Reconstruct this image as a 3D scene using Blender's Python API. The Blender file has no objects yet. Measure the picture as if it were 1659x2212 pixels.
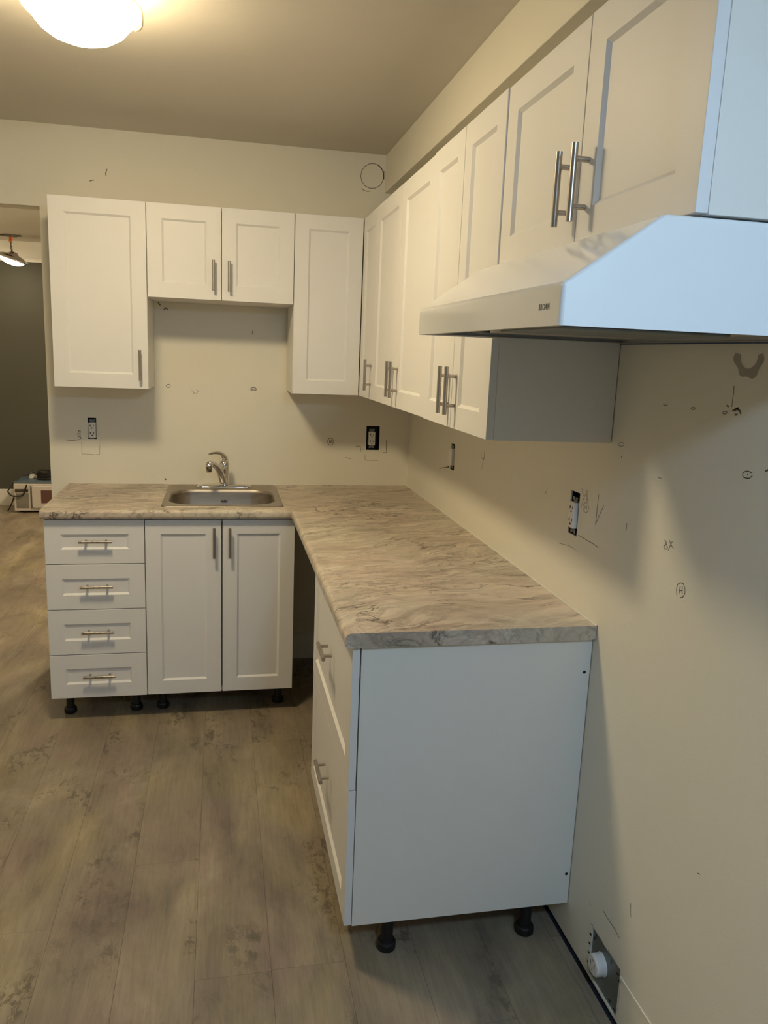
import bpy, bmesh, math, random
from mathutils import Vector, Matrix
random.seed(7)
S = bpy.context.scene
C = S.collection

# ---------------------------------------------------------------- camera
cam = bpy.data.objects.new('camera', bpy.data.cameras.new('camera'))
C.objects.link(cam)
cam.matrix_world = (Matrix.Translation((-0.936, -3.877, 1.5637)) @ Matrix.Rotation(-0.2091, 4, 'Z')
                    @ Matrix.Rotation(1.374, 4, 'X') @ Matrix.Rotation(0.0412, 4, 'Z'))
cam.data.sensor_fit = 'HORIZONTAL'
cam.data.sensor_width = 36
cam.data.lens = 1701.06 / 1659 * 36
cam.data.clip_start = 0.02
S.camera = cam

# ---------------------------------------------------------------- world, exposure, lamp strengths
w = bpy.data.worlds.new('world'); S.world = w
w.use_nodes = True
w.node_tree.nodes['Background'].inputs[0].default_value = (0.6, 0.75, 1, 1)
w.node_tree.nodes['Background'].inputs[1].default_value = 0.05
S.view_settings.view_transform = 'Standard'
S.view_settings.look = 'None'
S.view_settings.exposure = 0.06
S.view_settings.gamma = 1.0
S.view_settings.use_curve_mapping = False
WARM = ((1.0, 0.812, 0.50), 112.0)     # kitchen ceiling lamp
COOL = ((0.475, 0.71, 1.0), 110.0)     # cool pendant behind the camera
LIVING = ((1.0, 0.83, 0.56), 45.0)    # hanging lamp in the far room
LIVING_FILL = ((1.0, 0.83, 0.56), 270.0)  # added unseen lamp that brightens the far room

# ---------------------------------------------------------------- helpers
def link(o, parent=None):
    C.objects.link(o)
    if parent: o.parent = parent
    return o

def new_obj(name, bm, mat, parent=None, smooth=False, loc=None, rot=None):
    me = bpy.data.meshes.new(name)
    bmesh.ops.recalc_face_normals(bm, faces=bm.faces)
    bm.to_mesh(me); bm.free()
    if mat: me.materials.append(mat)
    if smooth:
        for p in me.polygons: p.use_smooth = True
    o = link(bpy.data.objects.new(name, me), parent)
    if loc: o.location = loc
    if rot: o.rotation_euler = rot
    return o

def empty(name, loc=(0, 0, 0), rz=0, label=None, cat=None, group=None):
    o = link(bpy.data.objects.new(name, None))
    o.location = loc; o.rotation_euler = (0, 0, rz)
    o.empty_display_size = 0.05
    return tag(o, label, cat, group)

def tag(o, label=None, cat=None, group=None, kind=None):
    if label: o['label'] = label
    if cat: o['category'] = cat
    if group: o['group'] = group
    if kind: o['kind'] = kind
    return o

def bev(o, width, seg=2, ang=50):
    m = o.modifiers.new('bevel', 'BEVEL'); m.width = width; m.segments = seg
    m.limit_method = 'ANGLE'; m.angle_limit = math.radians(ang)
    return o

def add_box(bm, x0, x1, y0, y1, z0, z1):
    vs = [bm.verts.new((x, y, z)) for z in (z0, z1) for x, y in ((x0, y0), (x1, y0), (x1, y1), (x0, y1))]
    for f in ((3, 2, 1, 0), (4, 5, 6, 7), (0, 1, 5, 4), (1, 2, 6, 5), (2, 3, 7, 6), (3, 0, 4, 7)):
        bm.faces.new([vs[i] for i in f])
    return vs

def box(name, x0, x1, y0, y1, z0, z1, mat, parent=None, bw=0):
    bm = bmesh.new(); add_box(bm, x0, x1, y0, y1, z0, z1)
    o = new_obj(name, bm, mat, parent)
    if bw: bev(o, bw)
    return o

def add_cyl(bm, p0, p1, r0, r1=None, n=20, caps=True):
    p0, p1 = Vector(p0), Vector(p1); r1 = r0 if r1 is None else r1
    d = (p1 - p0).normalized()
    a = d.orthogonal().normalized(); b = d.cross(a)
    rings = []
    for p, r in ((p0, r0), (p1, r1)):
        rings.append([bm.verts.new(p + r * (math.cos(2*math.pi*i/n) * a + math.sin(2*math.pi*i/n) * b)) for i in range(n)])
    for i in range(n):
        bm.faces.new((rings[0][i], rings[0][(i+1) % n], rings[1][(i+1) % n], rings[1][i]))
    if caps:
        bm.faces.new([bm.verts.new(v.co) for v in rings[0][::-1]]); bm.faces.new([bm.verts.new(v.co) for v in rings[1]])

def add_lathe(bm, prof, n=40, center=(0, 0, 0)):
    c = Vector(center); rings = []
    for r, z in prof:
        if r < 1e-6: rings.append([bm.verts.new(c + Vector((0, 0, z)))])
        else: rings.append([bm.verts.new(c + Vector((r*math.cos(2*math.pi*i/n), r*math.sin(2*math.pi*i/n), z))) for i in range(n)])
    for A, B in zip(rings, rings[1:]):
        for i in range(n):
            j = (i+1) % n
            if len(A) == 1 and len(B) == 1: continue
            if len(A) == 1: bm.faces.new((A[0], B[i], B[j]))
            elif len(B) == 1: bm.faces.new((A[i], A[j], B[0]))
            else: bm.faces.new((A[i], A[j], B[j], B[i]))

def catmull(pts, k=8):
    P = [Vector(p) for p in pts]; P = [2*P[0]-P[1]] + P + [2*P[-1]-P[-2]]; out = []
    for i in range(1, len(P)-2):
        for j in range(k):
            t = j/k
            out.append(0.5*((2*P[i]) + (P[i+1]-P[i-1])*t + (2*P[i-1]-5*P[i]+4*P[i+1]-P[i+2])*t*t + (3*P[i]-P[i-1]-3*P[i+1]+P[i+2])*t**3))
    out.append(P[-2]); return out

def add_tube(bm, pts, radii, n=12, flat=1.0, k=8, caps=True):
    """pts smoothed; radii interpolated; flat scales the second axis"""
    path = catmull(pts, k) if k > 1 else [Vector(p) for p in pts]
    m = len(path)
    if not isinstance(radii, (list, tuple)): radii = [radii]*len(pts)
    rings = []; prev = None
    for i, p in enumerate(path):
        t = i/(m-1)*(len(radii)-1); a = min(int(t), len(radii)-2); r = radii[a] + (radii[a+1]-radii[a])*(t-a)
        d = (path[min(i+1, m-1)] - path[max(i-1, 0)]).normalized()
        u = (prev - d*prev.dot(d)).normalized() if prev else d.orthogonal().normalized()
        prev = u; v = d.cross(u)
        rings.append([bm.verts.new(p + r*(math.cos(2*math.pi*q/n)*u + flat*math.sin(2*math.pi*q/n)*v)) for q in range(n)])
    for A, B in zip(rings, rings[1:]):
        for i in range(n): bm.faces.new((A[i], A[(i+1) % n], B[(i+1) % n], B[i]))
    if caps: bm.faces.new(rings[0][::-1]); bm.faces.new(rings[-1])

def rrect(x0, x1, y0, y1, r, n=8):
    pts = []
    for cx, cy, a in ((x1-r, y1-r, 0), (x0+r, y1-r, 90), (x0+r, y0+r, 180), (x1-r, y0+r, 270)):
        for i in range(n+1):
            t = math.radians(a + 90*i/n); pts.append((cx + r*math.cos(t), cy + r*math.sin(t)))
    return pts

def loft(bm, loops, close_first=False, close_last=False):
    R = [[bm.verts.new(p) for p in L] for L in loops]
    n = len(R[0])
    for A, B in zip(R, R[1:]):
        for i in range(n): bm.faces.new((A[i], A[(i+1) % n], B[(i+1) % n], B[i]))
    if close_first: bm.faces.new(R[0][::-1])
    if close_last: bm.faces.new(R[-1])

def grid_slab(name, us, vs, skip, to3, thick, mat, parent=None):
    """flat slab with rectangular openings: cells where skip(u,v) is true are left out"""
    bm = bmesh.new(); V = {}
    def vt(i, j):
        if (i, j) not in V: V[(i, j)] = bm.verts.new(to3(us[i], vs[j]))
        return V[(i, j)]
    for i in range(len(us)-1):
        for j in range(len(vs)-1):
            if skip((us[i]+us[i+1])/2, (vs[j]+vs[j+1])/2): continue
            bm.faces.new((vt(i, j), vt(i+1, j), vt(i+1, j+1), vt(i, j+1)))
    r = bmesh.ops.extrude_face_region(bm, geom=bm.faces[:])
    bmesh.ops.translate(bm, verts=[e for e in r['geom'] if isinstance(e, bmesh.types.BMVert)], vec=Vector(thick))
    bmesh.ops.dissolve_limit(bm, angle_limit=0.001, verts=bm.verts, edges=bm.edges)
    return new_obj(name, bm, mat, parent)

# ---------------------------------------------------------------- materials
def nodes(name):
    m = bpy.data.materials.new(name); m.use_nodes = True
    nt = m.node_tree; return m, nt, nt.nodes, nt.links, nt.nodes['Principled BSDF']

def coords(N, L, scale=(1, 1, 1), rot=(0, 0, 0), kind='Object'):
    t = N.new('ShaderNodeTexCoord'); mp = N.new('ShaderNodeMapping')
    mp.inputs['Scale'].default_value = scale; mp.inputs['Rotation'].default_value = rot
    L.new(t.outputs[kind], mp.inputs['Vector']); return mp.outputs['Vector']

def noise(N, L, vec, scale, detail=4, rough=.5, dist=0):
    n = N.new('ShaderNodeTexNoise'); n.inputs['Scale'].default_value = scale; n.inputs['Detail'].default_value = detail
    n.inputs['Roughness'].default_value = rough; n.inputs['Distortion'].default_value = dist
    L.new(vec, n.inputs['Vector']); return n.outputs['Fac']

def ramp(N, L, fac, stops):
    r = N.new('ShaderNodeValToRGB'); e = r.color_ramp.elements
    while len(e) < len(stops): e.new(0.5)
    for i, (p, c) in enumerate(stops):
        e[i].position = p; e[i].color = (*c, 1) if len(c) == 3 else c
    L.new(fac, r.inputs[0]); return r.outputs[0]

def mix(N, L, fac, a, b, mode='MIX'):
    m = N.new('ShaderNodeMix'); m.data_type = 'RGBA'; m.blend_type = mode
    for s, v in ((0, fac), (6, a), (7, b)):
        if isinstance(v, (int, float)): m.inputs[s].default_value = v
        elif isinstance(v, tuple): m.inputs[s].default_value = (*v, 1)
        else: L.new(v, m.inputs[s])
    return m.outputs[2]

def bump(N, L, B, h, strength, dist=.001):
    b = N.new('ShaderNodeBump'); b.inputs['Strength'].default_value = strength; b.inputs['Distance'].default_value = dist
    L.new(h, b.inputs['Height']); L.new(b.outputs[0], B.inputs['Normal'])

def plain(name, col, rough=.5, metal=0, bmp=0, bscale=200, var=0, spec=None):
    m, nt, N, L, B = nodes(name)
    B.inputs['Roughness'].default_value = rough; B.inputs['Metallic'].default_value = metal
    if spec is not None: B.inputs['Specular IOR Level'].default_value = spec
    v = coords(N, L)
    c2 = tuple(max(0, c*(1-(var or .04))) for c in col)
    L.new(ramp(N, L, noise(N, L, v, 6, 5, .6), [(.3, c2), (.7, col)]), B.inputs['Base Color'])
    if bmp: bump(N, L, B, noise(N, L, v, bscale, 2), bmp)
    return m

def wall_mat(name, col, dirt):
    m, nt, N, L, B = nodes(name)
    v = coords(N, L)
    base = ramp(N, L, noise(N, L, v, 1.1, 5, .55), [(.3, tuple(c*.94 for c in col)), (.7, col)])
    spots = ramp(N, L, noise(N, L, v, 3.3, 8, .7, .4), [(.66, (0, 0, 0)), (.78, (1, 1, 1))])
    sm = N.new('ShaderNodeMath'); sm.operation = 'MULTIPLY'; sm.inputs[1].default_value = dirt; L.new(spots, sm.inputs[0])
    c = mix(N, L, sm.outputs[0], base, tuple(c*.72 for c in col))
    L.new(c, B.inputs['Base Color']); B.inputs['Roughness'].default_value = .62
    B.inputs['Specular IOR Level'].default_value = .3
    h = N.new('ShaderNodeMath'); h.operation = 'ADD'
    L.new(noise(N, L, v, 260, 2), h.inputs[0])
    h2 = N.new('ShaderNodeMath'); h2.operation = 'MULTIPLY'; h2.inputs[1].default_value = 4
    L.new(noise(N, L, v, 7, 4), h2.inputs[0]); L.new(h2.outputs[0], h.inputs[1])
    bump(N, L, B, h.outputs[0], .25, .001)
    return m

M = {}
M['wall'] = wall_mat('cream_wall_paint', (.82, .785, .68), .35)
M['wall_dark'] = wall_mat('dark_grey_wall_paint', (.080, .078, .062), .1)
M['ceiling'] = wall_mat('ceiling_paint', (.70, .655, .58), .1)
M['patch'] = wall_mat('joint_compound', (.82, .79, .70), .1)
M['trimwhite'] = plain('white_trim_paint', (.80, .78, .72), .45)
M['laminate'] = plain('white_thermofoil', (.775, .765, .76), .5, bmp=.12, bscale=320, var=.015)
M['melamine'] = plain('white_melamine', (.80, .775, .725), .45, bmp=.1, bscale=400, var=.015)
M['enamel'] = plain('white_enamel', (.84, .85, .86), .12, var=.01)
M['underside'] = plain('hood_white_with_shade', (.52, .47, .40), .4)  # white hood underside, its brownish shade put into the colour
M['black_plastic'] = plain('black_plastic', (.004, .004, .005), .5)
M['navy'] = plain('navy_blue_plastic', (.010, .018, .05), .5)
M['film'] = plain('blue_protective_film', (.02, .06, .16), .3)
M['white_plastic'] = plain('white_plastic', (.80, .79, .77), .3, var=.01)
M['slot'] = plain('dark_slot', (.01, .009, .008), .7)
M['galv'] = plain('galvanized_steel', (.26, .28, .27), .45, .55, var=.35)
M['pencil'] = plain('pencil_graphite', (.085, .08, .07), .7)
M['gouge'] = plain('gouged_plaster', (.16, .13, .09), .9)
M['stain'] = plain('grey_adhesive_stain', (.40, .375, .32), .7, var=.15)
M['wire'] = plain('dark_wire', (.10, .08, .06), .5)
M['cord'] = plain('black_rubber_cord', (.015, .014, .012), .5)
M['orange'] = plain('orange_wire_nut', (.75, .14, .02), .4)
M['mw_white'] = plain('yellowed_white_appliance_plastic', (.58, .53, .49), .4)
M['mw_top'] = plain('shell_painted_reflection', (.10, .14, .18), .45)  # metal shell top; the blue-grey reflection is put into its colour
M['mw_panel'] = plain('grey_keypad', (.25, .23, .20), .5, var=.3)
M['mw_dark'] = plain('brown_display', (.06, .045, .03), .3)
M['mw_window'] = plain('red_brown_window', (.13, .06, .05), .2)
M['lettering'] = plain('dark_grey_lettering', (.06, .05, .05), .4)
M['caulk'] = plain('white_caulk', (.85, .82, .74), .5)
M['clipmetal'] = plain('nickel_clip', (.45, .42, .36), .35, .8)

def brushed(name, col, rough, scale):
    m, nt, N, L, B = nodes(name)
    B.inputs['Metallic'].default_value = 1
    v = coords(N, L, scale)
    f = noise(N, L, v, 60, 3)
    L.new(ramp(N, L, f, [(.3, tuple(c*.8 for c in col)), (.7, col)]), B.inputs['Base Color'])
    L.new(ramp(N, L, f, [(.3, (rough*.8,)*3), (.7, (rough*1.25,)*3)]), B.inputs['Roughness'])
    return m
M['nickel'] = brushed('brushed_nickel', (.50, .46, .42), .30, (1, 1, .05))
M['steel'] = brushed('brushed_sink_steel', (.47, .42, .36), .40, (.05, 1, 1))
M['chrome'] = plain('chrome', (.72, .71, .70), .07, 1, var=.01)

def emitter(name, col, strength):
    m, nt, N, L, B = nodes(name)
    B.inputs['Base Color'].default_value = (.9, .9, .85, 1)
    B.inputs['Emission Color'].default_value = (*col, 1); B.inputs['Emission Strength'].default_value = strength
    return m
M['glow_warm'] = emitter('lit_frosted_glass', *WARM)
M['glow_cool'] = emitter('lit_cool_diffuser', *COOL)
M['glow_living'] = emitter('lit_living_room_glass', *LIVING)
M['glow_living_fill'] = emitter('lit_fill_lamp_glass', *LIVING_FILL)
m, nt, N, L, B = nodes('clear_alabaster_rim')
B.inputs['Base Color'].default_value = (.9, .85, .68, 1); B.inputs['Roughness'].default_value = .25
B.inputs['Transmission Weight'].default_value = .6
M['rimglass'] = m

# laminate countertop: tan stone print with slanting veins
m, nt, N, L, B = nodes('stone_print_laminate')
v = coords(N, L, (1, 1, 1), (0, 0, math.radians(-17)))
warp = N.new('ShaderNodeTexNoise'); warp.inputs['Scale'].default_value = 1.8; warp.inputs['Detail'].default_value = 3
L.new(v, warp.inputs['Vector'])
ws = N.new('ShaderNodeVectorMath'); ws.operation = 'SCALE'; ws.inputs['Scale'].default_value = .34; L.new(warp.outputs['Color'], ws.inputs[0])
wa = N.new('ShaderNodeVectorMath'); wa.operation = 'ADD'; L.new(v, wa.inputs[0]); L.new(ws.outputs[0], wa.inputs[1])
st = N.new('ShaderNodeMapping'); st.inputs['Scale'].default_value = (1.5, 5.6, 3); L.new(wa.outputs[0], st.inputs['Vector']); sv = st.outputs[0]
base = ramp(N, L, noise(N, L, sv, 2.4, 11, .72, .7), [(.32, (.29, .24, .195)), (.45, (.465, .395, .33)), (.56, (.58, .505, .425)), (.70, (.73, .655, .56))])
pink = ramp(N, L, noise(N, L, v, 2.6, 3, .5), [(.40, (.97, 1.0, .97)), (.62, (1.03, .985, .96))])
c = mix(N, L, 1.0, base, pink, 'MULTIPLY')
def vein(sc, lo, hi, off, det=6, dis=.35):
    o = N.new('ShaderNodeVectorMath'); o.operation = 'ADD'; o.inputs[1].default_value = off; L.new(sv, o.inputs[0])
    f = noise(N, L, o.outputs[0], sc, det, .6, dis)
    return ramp(N, L, f, [(.5-hi, (0, 0, 0)), (.5-lo, (1, 1, 1)), (.5+lo, (1, 1, 1)), (.5+hi, (0, 0, 0))])
def layer(c, vn, k, col, ms, mo, m0, m1):
    o = N.new('ShaderNodeVectorMath'); o.operation = 'ADD'; o.inputs[1].default_value = mo; L.new(v, o.inputs[0])
    msk = ramp(N, L, noise(N, L, o.outputs[0], ms, 3), [(m0, (0, 0, 0)), (m1, (1, 1, 1))])
    vn = mix(N, L, 1.0, vn, msk, 'MULTIPLY')
    q = N.new('ShaderNodeMath'); q.operation = 'MULTIPLY'; q.inputs[1].default_value = k; L.new(vn, q.inputs[0])
    return mix(N, L, q.outputs[0], c, col)
c = layer(c, vein(1.1, .002, .016, (9, 4, 2)), .6, (.68, .63, .52), 3.5, (2, 2, 2), .40, .55)
c = layer(c, vein(1.25, .0018, .014, (3, 1, 0)), .95, (.07, .058, .045), 4.0, (0, 0, 0), .44, .56)
c = layer(c, vein(2.6, .003, .018, (5, 8, 1)), .75, (.10, .08, .065), 5.0, (7, 1, 0), .48, .60)
c = layer(c, vein(6.0, .006, .035, (1, 7, 5)), .5, (.15, .125, .095), 2.5, (4, 4, 0), .35, .6)
c = layer(c, vein(12.0, .01, .05, (2, 3, 5), 3), .22, (.60, .55, .45), 3.5, (1, 9, 0), .35, .6)
L.new(c, B.inputs['Base Color']); B.inputs['Roughness'].default_value = .36
bump(N, L, B, noise(N, L, sv, 14, 6), .25, .0006)
M['stone'] = m

# vinyl plank: weathered grey-brown oak print, grain along y, each plank shifted
m, nt, N, L, B = nodes('vinyl_plank_oak_print')
geo = N.new('ShaderNodeNewGeometry'); oi = N.new('ShaderNodeObjectInfo')
rs = N.new('ShaderNodeMath'); rs.operation = 'MULTIPLY'; rs.inputs[1].default_value = 37.0; L.new(oi.outputs['Random'], rs.inputs[0])
cb = N.new('ShaderNodeCombineXYZ'); L.new(rs.outputs[0], cb.inputs[2])
ad = N.new('ShaderNodeVectorMath'); ad.operation = 'ADD'; L.new(geo.outputs['Position'], ad.inputs[0]); L.new(cb.outputs[0], ad.inputs[1])
P0 = geo.outputs['Position']
def mapped(src, sc):
    g = N.new('ShaderNodeMapping'); g.inputs['Scale'].default_value = sc; L.new(src, g.inputs['Vector']); return g.outputs[0]
tone = ramp(N, L, noise(N, L, mapped(P0, (3.4, 1.3, 1)), 1.5, 7, .62, .6), [(.30, (.160, .132, .103)), (.45, (.240, .198, .148)), (.58, (.300, .248, .178)), (.75, (.40, .335, .245))])
hue = ramp(N, L, noise(N, L, mapped(P0, (1.6, 1.0, 1)), 2.3, 4, .55, .4), [(.36, (.93, .88, .94)), (.5, (1, 1, 1)), (.64, (1.05, 1.05, .92))])
c = mix(N, L, 1.0, tone, hue, 'MULTIPLY')
own = ramp(N, L, noise(N, L, mapped(ad.outputs[0], (4, .7, 1)), 1.1, 4, .6, .5), [(.3, (.90, .90, .90)), (.7, (1.08, 1.08, 1.08))])
c = mix(N, L, 1.0, c, own, 'MULTIPLY')
gr = noise(N, L, mapped(ad.outputs[0], (60, 3.6, 1)), 2.0, 6, .65, .6)
c = mix(N, L, 1.0, c, ramp(N, L, gr, [(.32, (.86, .85, .84)), (.6, (1.05, 1.05, 1.05))]), 'MULTIPLY')
# knots and rough patches, darker and broken up
kn = ramp(N, L, noise(N, L, mapped(ad.outputs[0], (3.2, 1.7, 1)), 1.8, 3, .5, .2), [(.53, (0, 0, 0)), (.63, (1, 1, 1))])
br = ramp(N, L, noise(N, L, mapped(ad.outputs[0], (22, 12, 1)), 1.7, 6, .75, .5), [(.43, (1, 1, 1)), (.50, (0, 0, 0))])
kd = mix(N, L, 1.0, kn, br, 'MULTIPLY')
kf = N.new('ShaderNodeMath'); kf.operation = 'MULTIPLY'; kf.inputs[1].default_value = .75; L.new(kd, kf.inputs[0])
c = mix(N, L, kf.outputs[0], c, (.10, .083, .062))
dust = ramp(N, L, noise(N, L, P0, 2.1, 10, .75, .6), [(.585, (0, 0, 0)), (.70, (1, 1, 1))])
df = N.new('ShaderNodeMath'); df.operation = 'MULTIPLY'; df.inputs[1].default_value = .30; L.new(dust, df.inputs[0])
c = mix(N, L, df.outputs[0], c, (.42, .38, .33))
L.new(c, B.inputs['Base Color']); B.inputs['Roughness'].default_value = .42; B.inputs['Specular IOR Level'].default_value = .45
bump(N, L, B, gr, .3, .0006)
M['plank'] = m
M['underlay'] = plain('dark_blue_underlay', (.011, .014, .026), .8)

# ---------------------------------------------------------------- room shell
H = 2.482; XL = -3.3; YF = -6.0; YB = 4.13; XO = -1.711; ZO = 2.141
tag(box('floor', XL-.1, .1, YF-.1, YB+.1, -.06, -.004, M['underlay']), kind='structure')
floor = bpy.data.objects['floor']
def plank(x0, x1, y0, y1):
    bm = bmesh.new(); add_box(bm, x0+.0003, x1-.0003, y0+.0003, y1-.0003, -.004, 0)
    new_obj('plank', bm, M['plank'], floor)
xr = -.0375; col = 0
cols = [(-.0375, -.009)]
while xr > XL+.001:
    cols.append((max(xr-.1925, XL), xr)); xr -= .1925
for col, (x0, x1) in enumerate(cols):
    y = -2.109 - 1.22*4 + (0 if col == 4 else (col*.487) % 1.22)
    if y > YF: y -= 1.22
    while y < YB:
        a, b = max(y, YF), min(y+1.22, YB)
        if b-a > .02: plank(x0, x1, a, b)
        y += 1.22

def S_(o): return tag(o, kind='structure')
# right wall, real openings for the boxes
holesR = [(-1.965, -1.909, 1.106, 1.224), (-.807, -.752, 1.110, 1.218), (-2.405, -2.256, .012, .147)]
us = sorted({YF, YB} | {h[0] for h in holesR} | {h[1] for h in holesR}); vs = sorted({.006, H} | {h[2] for h in holesR} | {h[3] for h in holesR})
inh = lambda hs: (lambda u, v: any(h[0] < u < h[1] and h[2] < v < h[3] for h in hs))
wall_right = S_(grid_slab('wall_right', us, vs, inh(holesR), lambda u, v: (0, u, v), (.10, 0, 0), M['wall']))
holesB = [(-.220, -.152, 1.092, 1.212), (-1.553, -1.492, 1.112, 1.222), (-2.95, XO, -1, ZO)]
us = sorted({XL, 0} | {h[0] for h in holesB} | {h[1] for h in holesB}); vs = sorted({0, H} | {h[2] for h in holesB[:2]} | {h[3] for h in holesB})
wall_back = S_(grid_slab('wall_back', us, vs, inh(holesB), lambda u, v: (u, 0, v), (0, .12, 0), M['wall']))
S_(box('wall_left', XL-.1, XL, YF, YB, 0, H, M['wall']))
S_(box('wall_front', XL, 0, YF-.1, YF, 0, H, M['wall']))
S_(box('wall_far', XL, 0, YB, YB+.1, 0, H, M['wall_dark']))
S_(box('ceiling', XL-.1, .1, YF-.1, .06, H, H+.1, M['ceiling']))
S_(box('ceiling', XL, 0, .12, YB, 2.44, H, M['ceiling']))
S_(box('trim_1', -.173, 0, YF, 0, 2.3141, H, M['wall'], bw=.002))            # bulkhead over the cabinets
S_(box('trim_2', XL, 0, YB-.012, YB, 2.296, 2.44, M['trimwhite']))           # cream frieze in the far room
t3 = bmesh.new(); add_box(t3, XL, 0, YB-.03, YB, 2.262, 2.275); add_box(t3, XL, 0, YB-.022, YB, 2.275, 2.288); add_box(t3, XL, 0, YB-.034, YB, 2.288, 2.296)
S_(new_obj('trim_3', t3, M['trimwhite']))
S_(box('baseboard_far', XL, 0, YB-.014, YB, 0, .158, M['trimwhite'], bw=.003))
bb = bmesh.new(); add_box(bb, XO+.02, -.002, -.012, 0, 0, .125); add_box(bb, XO+.02, -.002, -.007, 0, .125, .139)
S_(new_obj('baseboard_back', bb, M['trimwhite']))
S_(box('trim_4', -.0025, 0, -3.9, -2.407, .128, .133, M['wall']))            # old baseboard line

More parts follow.
